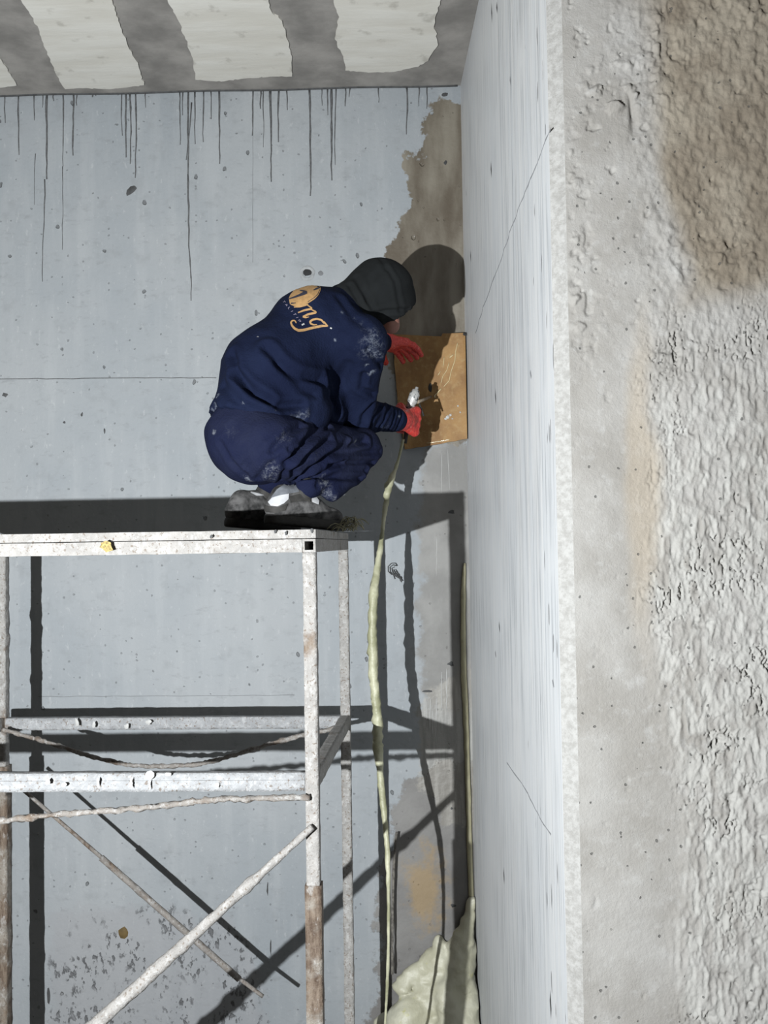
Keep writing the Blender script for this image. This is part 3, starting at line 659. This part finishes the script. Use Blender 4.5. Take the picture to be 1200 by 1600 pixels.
v, f = strips(Tj, [R12([(235, 608), (340, 598), (440, 572), (500, 552)], [18, 34, 34, 24]), R12([(480, 565), (570, 625), (560, 640), (430, 665), (310, 712)], [20, 26, 36, 36, 22]), R12([(545, 645), (650, 695), (640, 710), (500, 740), (400, 790)], [20, 26, 38, 40, 34]), R12([(400, 785), (450, 803), (515, 790)], [36, 30, 12]),
    R12([(800, 905), (740, 842), (660, 825), (580, 840), (530, 880), (545, 920), (600, 937), (660, 930)], [34, 34, 36, 38, 40, 36, 28, 14]), R12([(790, 880), (865, 958)], [34, 20]),
    R12([(865, 958), (760, 952), (640, 978), (520, 1008), (400, 1042), (310, 1048), (240, 1010), (190, 950), (172, 895), (200, 862), (250, 862), (275, 910)], [20, 44, 46, 46, 50, 50, 44, 36, 32, 28, 26, 20])], .0030)
obj('letters_print', v, f, MPRINT, jacket, False)
glyph = dict(Y=[[(0, 1), (.5, .5), (1, 1)], [(.5, .5), (.5, 0)]], A=[[(0, 0), (.5, 1), (1, 0)], [(.2, .4), (.8, .4)]], L=[[(0, 1), (0, 0), (1, 0)]], I=[[(.5, 0), (.5, 1)]], T=[[(.5, 0), (.5, 1)], [(0, 1), (1, 1)]], M=[[(0, 0), (0, 1), (.5, .4), (1, 1), (1, 0)]])
ribs = []
for i, ch in enumerate('YALITIM'):
    ox, oy = 442+i*4.0, 472+i*4.9
    for s_ in glyph[ch]: ribs.append(([(ox+x*.63*2.8+y*.94*3.6, oy+x*.77*2.8-y*.34*3.6) for x, y in s_], .8))
v, f = strips(Tj, ribs, .0030); obj('small_lettering_print', v, f, MPRINTS, jacket, False)
for q_, w_ in (([(375, 945), (425, 920)], 28), ([(905, 990), (940, 1000)], 26)):
    v, f = strips(Tj, [R12(q_, w_)], .003)
    if v: obj('white_fleck', v, f, MWHITE, jacket, False)

# trousers
rhip, rkn, ran = A(424, 698, 3.15), A(560, 702, 3.52), A(480, 762, 3.24)
lhip, lkn, lan = A(388, 690, 3.36), A(522, 700, 3.80), A(425, 752, 3.50)
tr = [(A(381, 686, 3.22), A(394, 699, 3.20), .134, .128), (A(392, 680, 3.24), A(400, 650, 3.25), .138, .12), (rhip, rkn, .112, .080), (rkn, ran, .078, .040), (lhip, lkn, .11, .08), (lkn, lan, .075, .055), (A(560, 700, 3.5), A(474, 722, 3.26), .06, .05), (A(558, 732, 3.46), A(519, 770, 3.30), .045, .030)]
def f_tr(P):
    d = smin(union(P, tr[:2], .04), union(P, tr[2:3], .02), .05); d = smin(d, union(P, tr[3:4]+tr[6:8], .03), .018)
    d = smin(d, smin(union(P, tr[4:5], .02), union(P, tr[5:6], .02), .02), .03)
    return d+fbm(P, 11, 2, 7)*.005+np.abs(fbm(P*np.array([1, 1, .8], np.float32), 10, 2, 27))*.010-.003
lo, hi = bounds(tr); V, Q = nets(f_tr, lo, hi, .007)
V = creases(V, Q, [(z4([(560, 415), (700, 335), (860, 250), (1000, 195)]), .012, .011), (z4([(495, 330), (600, 240), (710, 95)]), .010, .011), (z4([(550, 290), (640, 200), (770, 105)]), .009, .010), (z4([(420, 255), (520, 150), (600, 105)]), .009, .011),
    (z4([(620, 420), (800, 420), (1010, 430)]), .010, .010), (z4([(760, 345), (900, 330), (1090, 330)]), .007, .009), (z4([(800, 275), (950, 270), (1100, 262)]), .007, .009), (z4([(540, 430), (545, 370), (620, 295), (780, 180)]), .009, .010), (z4([(240, 350), (350, 220)]), .004, .006), (z4([(265, 365), (378, 232)]), .004, .006),
    (z4([(640, 380), (760, 290), (880, 200)]), .007, .009), (z4([(700, 470), (850, 380), (1040, 380)]), .006, .009), (z4([(100, 210), (170, 330), (270, 420)]), .004, .010), (z4([(470, 440), (520, 330), (560, 260)]), .007, .009), (z4([(850, 590), (940, 500), (1050, 430)]), .006, .010), (z4([(600, 440), (720, 400), (860, 330)]), .006, .008), (z4([(520, 250), (620, 180), (660, 110)]), .006, .008), (z4([(330, 430), (400, 350), (470, 290)]), .005, .010)], 1.3)
Tt = bvh(V, Q)
trou = obj('trousers', V, Q, MT_, man, label='dusty dark navy work trousers')
fattr(trou, 'dust', spots(V, Tt, [(425, 735, .035, 1.2), (420, 750, .03, 1), (360, 675, .04, .5), (505, 752, .03, 1.2), (508, 770, .025, 1.4), (525, 780, .02, .9), (390, 750, .02, 1), (430, 700, .05, .3), (560, 700, .04, .35), (540, 730, .05, .3), (445, 680, .03, .7), (495, 700, .06, .3), (555, 690, .012, 1), (480, 720, .06, .3), (334, 675, .008, 3), (385, 745, .012, 1.2), (365, 720, .03, .35)]))

for a_, b_ in ((ran, A(462, 788, 3.26)), (lan, A(402, 790, 3.50))):     # socks down into the shoes
    pr = [(a_, b_, .036, .036)]; lo, hi = bounds(pr); V, Q = nets(lambda P: union(P, pr, .01)+fbm(P, 40, 2, 2)*.002, lo, hi, .007)
    obj('sock', V, Q, MSOLE, man)
# hood
hd = np.array(A(596, 457, 3.50)); fd = Vector((.50, .42, -.76)).normalized(); fdn = np.array(fd, np.float32)
hdp = [(A(596, 457, 3.50), A(600, 466, 3.51), .123, .117), (A(592, 456, 3.50), A(556, 476, 3.46), .118, .097), (A(618, 478, 3.52), A(612, 480, 3.52), .068, .068)]
def f_hood(P):
    d = union(P, hdp, .03); cut = np.linalg.norm(P-(hd+fdn*.155).astype(np.float32), axis=1)-.105
    return np.maximum(d, -cut)+fbm(P, 10, 2, 13)*.005
lo, hi = bounds(hdp); V, Q = nets(f_hood, lo, hi, .006)
V = creases(V, Q, [([(595, 405), (618, 440), (628, 495)], .003, .008), ([(556, 434), (575, 470), (590, 505)], .004, .010), ([(546, 446), (560, 470), (580, 498)], .005, .008), ([(575, 492), (605, 486), (638, 484)], .005, .008), ([(600, 420), (580, 440), (575, 470)], .003, .012)])
obj('hood', V, Q, MHOOD, man, label='dark charcoal hood pulled over the head')

# skin body inside the clothes: one continuous figure
sd = np.cross(fdn, (0, 0, 1)); sd /= np.linalg.norm(sd); up_ = np.cross(sd, fdn)
hv = lambda a, b, c: tuple(hd+fdn*a+sd*b+up_*c)
bd = [(pelv, mid, .115, .125), (mid, upb, .125, .115), (upb, nek, .10, .055), (nek, tuple(hd-fdn*.02), .052, .05), (upb, rsh, .09, .055), (rsh, rel, .05, .04), (rel, rwr, .038, .028), (upb, lsh, .09, .055), (lsh, lel, .05, .04), (lel, lwr, .038, .028), (A(390, 690, 3.22), pelv, .10, .115),
      (rhip, rkn, .085, .050), (rkn, ran, .042, .024), (lhip, lkn, .085, .050), (lkn, lan, .042, .028), (ran, A(464, 786, 3.26), .030, .022), (lan, A(404, 788, 3.50), .030, .022)]
face = [(tuple(hd), A(609, 505, 3.495), .06, .036), (A(609, 505, 3.495), A(613, 511, 3.51), .034, .024), (hv(-.02, 0, 0), hv(-.02, 0, .02), .092, .09), (hv(.03, 0, -.07), hv(.055, 0, -.09), .055, .034), (hv(.078, 0, .0), hv(.098, 0, -.03), .010, .014), (hv(.068, -.03, .028), hv(.068, .03, .028), .018, .018), (hv(-.01, -.09, -.01), hv(-.01, -.092, .02), .014, .018), (hv(-.01, .09, -.01), hv(-.01, .092, .02), .014, .018), (hv(.070, -.018, -.062), hv(.070, .018, -.062), .011, .011)]
def f_body(P):
    d = union(P, bd, .025); fc = union(P, face, .018)
    for s_ in (-1, 1): fc = np.maximum(fc, -(np.linalg.norm(P-np.array(hv(.080, s_*.032, .006), np.float32), axis=1)-.016))
    return smin(d, fc, .02)
lo, hi = bounds(bd+face); V, Q = nets(f_body, lo, hi, .009)
obj('body', V, Q, MSKIN, man, label='skin showing only below the hood')
# gloves
def glove(wr_, a, n, u, sc_, fist, label):
    a, n, u = Vector(a).normalized(), Vector(n), Vector(u); n = (n-a*n.dot(a)).normalized(); u2 = a.cross(n); u2 = u2 if u2.dot(u) > 0 else -u2
    W = Vector(wr_); p = lambda x, y, z: tuple(W+(a*x+n*y+u2*z)*sc_)
    s = sc_; palm = [(p(-.025, 0, 0), p(.02, 0, 0), .036*s, .030*s)]; fg = []
    for i, z in enumerate((.036, .012, -.012, -.035)):
        palm.append((p(.015, 0, z*.45), p(.080-.004*abs(i-1), 0, z), .019*s, .0165*s))
        l = (.95, 1.05, 1., .82)[i]
        if fist: ch = [p(.082, 0, z), p(.112, .026*l, z*.97), p(.104, .060*l, z*.93), p(.070, .066, z*.88)]
        else: ch = [p(.082, 0, z), p(.082+.040*l, .006, z*1.12), p(.082+.066*l, .020, z*1.2), p(.082+.084*l, .036, z*1.24)]
        for q in range(3): fg.append((ch[q], ch[q+1], (.0125-.001*q)*s, (.0115-.001*q)*s))
    if fist: th = [p(.012, .012, .024), p(.040, .042, .044), p(.075, .066, .050), p(.098, .066, .046)]
    else: th = [p(.012, .012, .024), p(.045, .024, .055), p(.075, .034, .072), p(.098, .040, .078)]
    tg = [(th[q], th[q+1], (.0175-.002*q)*s, (.0155-.002*q)*s) for q in range(3)]
    def fn(P):
        d = union(P, palm, .012)
        for q in range(4): d = smin(d, union(P, fg[3*q:3*q+3], .006), .006)
        d = smin(d, union(P, tg, .006), .008)
        cu = cap(P, p(-.040, 0, 0), p(-.015, 0, 0), .036*s, .034*s); d = smin(d, cu, .01)
        return d+fbm(P, 70, 2, 5)*.0016
    lo, hi = bounds(palm+fg+tg+[(p(-.05, 0, 0), p(-.05, 0, 0), .046*s, .046*s)], .012); V, Q = nets(fn, lo, hi, .003)
    return obj('glove', V, Q, MGLOVE, man, label=label), p
ga = Vector(rwr)-Vector(rel)
FDIR = Vector((.84, .54, 0))
g1, gp = glove(Vector(rwr)+ga.normalized()*.016, ga, (-.35, .85, .1), (.12, 0, 1), 1.22, True, 'red latex glove closed round the spray gun')
g2, lp = glove(Vector(lwr)+Vector((.008, .012, 0)), Vector(A(662, 550, 4.16))-Vector(lwr), (.35, .3, -.9), (.1, .5, .6), 1.2, False, 'red latex glove pressing on the board')
# shoes
def shoe(heel, toe, lift, label, right):
    h, t_ = Vector(heel), Vector(toe); d = (t_-h); L = d.length; d = d.normalized(); sdv = d.cross(UP).normalized(); u = sdv.cross(d)
    p = lambda x, y, z: tuple(h+d*(x*L)+sdv*y+u*z)
    up1 = [(p(.12, 0, .055), p(.16, 0, .095), .042, .036), (p(.15, 0, .06), p(.50, 0, .062), .044, .042), (p(.5, 0, .055), p(.84, .006, .040), .042, .034), (p(.18, 0, .10), p(.36, 0, .105), .036, .036), (p(.36, 0, .10), p(.60, 0, .07), .034, .034)]
    sol = [(p(.10, 0, .014), p(.45, 0, .014), .038, .036), (p(.45, 0, .014), p(.88, .004, .014), .036, .040)]
    fn = lambda P: smin(union(P, up1, .02), union(P, up1[:1], .02), .01)+fbm(P, 30, 2, 3)*.002
    lo, hi = bounds(up1); V, Q = nets(fn, lo, hi, .0055)
    up_o = obj('shoe', V, Q, MSHOE, man, label=label)
    def fs(P):
        dd_ = union(P, [(a, b, ra*1.05, rb*1.05) for a, b, ra, rb in sol], .02); q = (P-np.array(h, np.float32))@np.array(u, np.float32)
        return np.maximum(dd_, np.abs(q-.015)-.017)
    lo, hi = bounds(sol); V2, Q2 = nets(fs, lo, hi, .005)
    obj('sole', V2, Q2, MSOLE, up_o)
    return up_o, V, Q
hz = ZT
rh, rt = at(417, 800, 3.19), Vector((0, 0, 0)); rh.z = hz+.034; rt = rh+FDIR.normalized()*.30; rt.z = hz+.006
lh = at(355, 800, 3.42); lh.z = hz+.030; lt = lh+FDIR.normalized()*.285; lt.z = hz+.006
s1, V, Q = shoe(rh, rt, 0, 'dusty grey and black shoe with white side panels', True)
Ts = bvh(V, Q)
z5 = lambda L: [(330+x*.19167, 740+y*.19167) for x, y in L]
v, f = patch(Ts, z5([(490, 200), (540, 130), (620, 75), (700, 58), (790, 80), (860, 140), (880, 200), (800, 165), (720, 150), (620, 165), (540, 190)]), .003); obj('grey_collar', v, f, MSUEDE, s1, label='grey suede collar')
v, f = patch(Ts, z5([(468, 235), (500, 200), (560, 180), (630, 165), (625, 210), (590, 245), (540, 268), (490, 262)]), .004); obj('white_panel', v, f, MWP, s1, label='white heel panel')
v, f = patch(Ts, z5([(812, 180), (850, 190), (875, 225), (870, 255), (820, 235)]), .004); obj('white_panel', v, f, MWP, s1, label='small white side panel')
v, f = patch(Ts, z5([(632, 185), (700, 170), (790, 178), (808, 235), (760, 225), (640, 240)]), .0045); obj('dark_panel', v, f, MSOLE, s1, label='black side panel')
v, f = patch(Ts, z5([(425, 255), (470, 268), (560, 275), (620, 250), (600, 300), (520, 318), (430, 310)]), .0035); obj('heel_counter', v, f, MSOLE, s1, label='dark heel counter')
s2, V, Q = shoe(lh, lt, 0, 'dusty black shoe set further back', False)
Ts = bvh(V, Q); v, f = strips(Ts, [(z5([(320, 155), (370, 172), (440, 180)]), [2, 4, 1])], .003)
if v: obj('white_stripe', v, f, MWP, s2, label='white stripe')

# ------------------------------------------------------------------ board, gun, hose, foam
BY = DW-.02
bpl = dense([(613, 522), (690, 526), (692, 521), (733, 520), (733.5, 600), (733, 685), (700, 691), (660, 698), (633, 702), (622, 640), (613, 522)], 9)[:-1]
pl = []
for i, (x, y) in enumerate(bpl):
    q = at(x+rnd.uniform(-.6, .6), y+rnd.uniform(-.6, .6), BY-.055*max(0, (x-640)/93)); q.x = min(q.x, XC-.004); pl.append(q)
bo = empty('backing_board', at(680, 690, BY), label='brown ragged-edged backing board pressed into the wall corner by the worker', cat='board')
n = len(pl); bm = bmesh.new(); bv = [bm.verts.new(q) for q in pl]+[bm.verts.new(q+Vector((0, .014, 0))) for q in pl]
for i in range(n): bm.faces.new((bv[i], bv[(i+1) % n], bv[n+(i+1) % n], bv[n+i]))
f1 = bm.faces.new(bv[:n]); f2 = bm.faces.new(bv[n:][::-1]); bmesh.ops.triangulate(bm, faces=[f1, f2]); bmesh.ops.recalc_face_normals(bm, faces=bm.faces[:])
bV = np.array([v.co[:] for v in bm.verts]); bF = [[v.index for v in f.verts] for f in bm.faces]; bm.verts.index_update(); bF = [[v.index for v in f.verts] for f in bm.faces]; bm.free()
obj('panel', bV, bF, MBOARD, bo, False)
TB = BVHTree.FromPolygons([Vector(q) for q in bV], bF)
z2 = lambda L: [(560+x/6, 480+y/6) for x, y in L]
MGLOSS = simple('wet_foam_streak', (.74, .60, .34), .12, 60, .15)
for L, r_ in (([(930, 335), (910, 420), (905, 500), (870, 600), (850, 690), (800, 745)], .0022), ([(850, 520), (830, 590), (790, 650), (775, 710)], .0018), ([(805, 470), (795, 550)], .002), ([(890, 445), (855, 475)], .003), ([(770, 600), (745, 640)], .0018), ([(775, 765), (740, 805), (712, 830), (720, 850)], .0035), ([(640, 1275), (720, 1265), (860, 1240)], .0018), ([(985, 1215), (985, 1330), (990, 1430)], .003)):
    pts = [cast(TB, *p)[0] for p in dense(z2(L), 3)]; pts = [p-Vector((0, .001, 0)) for p in pts if p is not None]
    if len(pts) > 2: v, f = tubes([pts], [r_], 6, .6); obj('foam_streak', v, f, MGLOSS, bo)
for x, y, a in ((840, 1030, .008), (862, 1010, .006), (820, 1045, .006), (935, 925, .004), (955, 985, .004), (880, 1045, .004)):
    l, _ = cast(TB, 560+x/6, 480+y/6)
    if l is not None: blob('foam_fleck', 560+x/6, 480+y/6, l.y-.0005, a, a, MWHITE, bo, .003)
l, _ = cast(TB, 673, 606)
blob('injection_hole', 673, 606, (l.y if l else BY)-.0006, .011, .020, MHOLE, bo, .0006, jag=.1)
blob('board_corner_shade', 727, 522, BY-.06, .012, .008, MHOLE, bo, .004, jag=.1)  # near-black patch standing in for shade at the board's top corner edge

gun = empty('spray_gun', gp(.075, .036, -.06), label='silver foam spray gun gripped in the red right glove', cat='spray gun')
hx = Vector(gp(.072, .036, .0)); top = at(651, 607, hx.y); bt = Vector(gp(.072, .036, -.075))
def lathe(name, p0, p1, prof, mat, par, n=14, **k):
    p0, p1 = Vector(p0), Vector(p1); L = (p1-p0).length; t = (p1-p0)/L; a = t.cross(Vector((0, 1, .2))).normalized(); b = t.cross(a); V, Fc = [], []
    for s_, r_ in prof:
        for j in range(n): q = 2*math.pi*j/n; V.append(p0+t*(L*s_)+(a*math.cos(q)+b*math.sin(q))*r_)
    m = len(prof)
    for i in range(m-1):
        for j in range(n): Fc.append((i*n+j, i*n+(j+1) % n, (i+1)*n+(j+1) % n, (i+1)*n+j))
    Fc += [tuple(range(n))[::-1], tuple((m-1)*n+j for j in range(n))]
    return obj(name, V, Fc, mat, par, **k)
hi_ = at(640, 640, hx.y)
lathe('gun_head', hi_, top, [(0, .014), (.05, .018), (.3, .017), (.34, .021), (.75, .022), (.8, .018), (.92, .015), (.94, .008), (1.06, .007)], MGUN, gun)
lathe('handle', hi_, bt, [(0, .010), (.3, .010), (.9, .009), (1, .009)], MSOLE, gun, label='dark grip inside the fist')
np0, np1 = at(653, 628, hx.y), at(673, 620, (l.y if l else BY)-.004)
lathe('nozzle_tube', np0, np1, [(0, .008), (.5, .0065), (1, .006)], simple('dull_nozzle', (.33, .27, .20), .2), gun)
lathe('trigger', at(655, 630, hx.y-.012), at(662, 650, hx.y-.01), [(0, .004), (1, .004)], MSOLE, gun, 6)

hose_px = [(630, 686, 3.90), (624, 712, 3.93), (617, 735, 3.95), (608, 757, 3.93), (603, 785, 3.90), (599, 815, 3.86), (596, 845, 3.83), (590, 885, 3.78), (584, 930, 3.72), (582, 985, 3.70), (583, 1040, 3.70), (586, 1085, 3.69), (590, 1125, 3.68), (590, 1165, 3.66), (594, 1205, 3.62), (598, 1250, 3.58), (603, 1300, 3.54), (606, 1350, 3.50), (607, 1410, 3.48), (607, 1480, 3.48), (605, 1540, 3.50), (602, 1600, 3.52), (599, 1680, 3.55)]
hr_ = [.007, .007, .009, .019, .013, .008, .010, .015, .019, .020, .020, .020, .023, .022, .014, .014, .011, .010, .007, .006, .006, .005, .005]
ho = rod('hose', [at(*q) for q in hose_px]+[Vector((at(590, 1700, 3.5).x, 3.5, .02)), Vector((-.5, 3.2, .015))], [r*.93 for r in hr_]+[.009, .009], MHOSE, None, 9, .42, 10, 8, label='thin hose crusted with yellow foam hanging from the spray gun to the floor', cat='hose')
cb = rod('cable', [at(620, 1300, 4.215), at(616, 1345, 4.21), at(614, 1400, 4.21), at(613, 1470, 4.20), at(613, 1522, 4.20)], .006, simple('foam_dusted_cable', (.20, .185, .16), .5, 70), None, 3, .5, 8, 6, label='thin dusty cable running down the wall behind the foam heap edge', cat='cable')
# wire tie hanging on the wall
wt = []
r3 = random.Random(2)
for k in range(4):
    c0 = at(613+k, 884, DW-.006); wt.append([c0+Vector((.006*k+.022*math.cos(.9*j+k), -.004-.003*math.sin(j*1.3), -.012*k+.020*math.sin(.9*j+k*.6)-.004*j)) for j in range(9)])
v, f = tubes(wt, [.0018]*4, 5); obj('wire_tie', v, f, MDARK, None, label='small tangled wire tie sticking out of the wall beside the hose', cat='wire')
# foam bead in the corner and foam heap below
rod('foam_bead', [at(x, y, DW-.012) if False else Vector((min(at(x, y, DW-.012).x, XC-.004), DW-.010, at(x, y, DW-.012).z)) for x, y in ((726, 880), (724, 930), (724, 1000), (725, 1060), (728, 1120), (730, 1180), (732, 1250), (734, 1330), (737, 1408))], [.006, .012, .012, .014, .013, .012, .012, .012, .012], MBEAD, None, 4, .3, 8, 5, label='narrow yellow foam bead filling the corner joint above the foam heap', cat='foam')
def fp(px, py, Y, r, px2=None, py2=None, Y2=None, r2=None):
    a = A(px, py, Y); b = A(px2, py2, Y2) if px2 else a; return (a, b, r, r2 or r)
yb_ = DW
fo = [fp(738, 1405, yb_-.02, .020, 722, 1480, yb_-.05, .055), fp(722, 1470, yb_-.05, .05, 715, 1600, yb_-.10, .11), fp(686, 1470, yb_-.02, .030, 690, 1560, yb_-.06, .09), fp(672, 1490, yb_-.01, .03, 660, 1600, yb_-.05, .12),
      fp(650, 1515, yb_-.03, .035, 628, 1545, yb_-.05, .040), fp(640, 1585, yb_-.08, .085, 620, 1640, yb_-.10, .11), fp(600, 1605, yb_-.05, .05, 600, 1660, yb_-.08, .10), fp(720, 1600, yb_-.12, .10, 690, 1740, yb_-.25, .22), fp(640, 1640, yb_-.12, .12, 620, 1740, yb_-.2, .2), fp(720, 1510, yb_-.09, .055, 712, 1530, yb_-.1, .06), fp(700, 1545, yb_-.12, .05, 705, 1600, yb_-.15, .07)]
def f_foam(P):
    d = None
    for q in fo: c = cap(P, *q); d = c if d is None else smin(d, c, .028)
    d = d+fbm(P*np.array([1, 1, 2.2], np.float32), 9, 3, 17)*.020-np.abs(fbm(P*np.array([1, 1, 1.8], np.float32), 14, 2, 4))*.016+.008
    return np.maximum(np.maximum(d, P[:, 0]-(XC-.002)), np.maximum(P[:, 1]-(DW-.002), .002-P[:, 2]))
lo, hi = bounds(fo); V, Q = nets(f_foam, lo, hi, .0085)
obj('foam_heap', V, Q, MFOAM, None, label='bulging pale yellow foam heap in the bottom of the wall corner', cat='foam')
# frayed fibres by the toe of the shoe
r4 = random.Random(8); fib = []
for k in range(46):
    c0 = rt+Vector((r4.uniform(.0, .05), r4.uniform(-.09, -.06), 0)); c0.z = ZT+r4.uniform(.003, .045); a = r4.uniform(0, 6.28); L = r4.uniform(.03, .07)
    pts = [c0+Vector((math.cos(a)*L*s_, math.sin(a)*L*s_*.5, .022*math.sin(s_*2.6)-.02*s_)) for s_ in (0, .25, .5, .75, 1)]
    for q in pts: q.z = max(q.z, ZT+.0018)
    fib.append(pts)
v, f = tubes(fib, [.0016]*len(fib), 5); obj('fibre_tuft', v, f, MFIB, None, label='tuft of frayed straw-coloured fibres at the toe of the near shoe', cat='debris', kind='stuff')
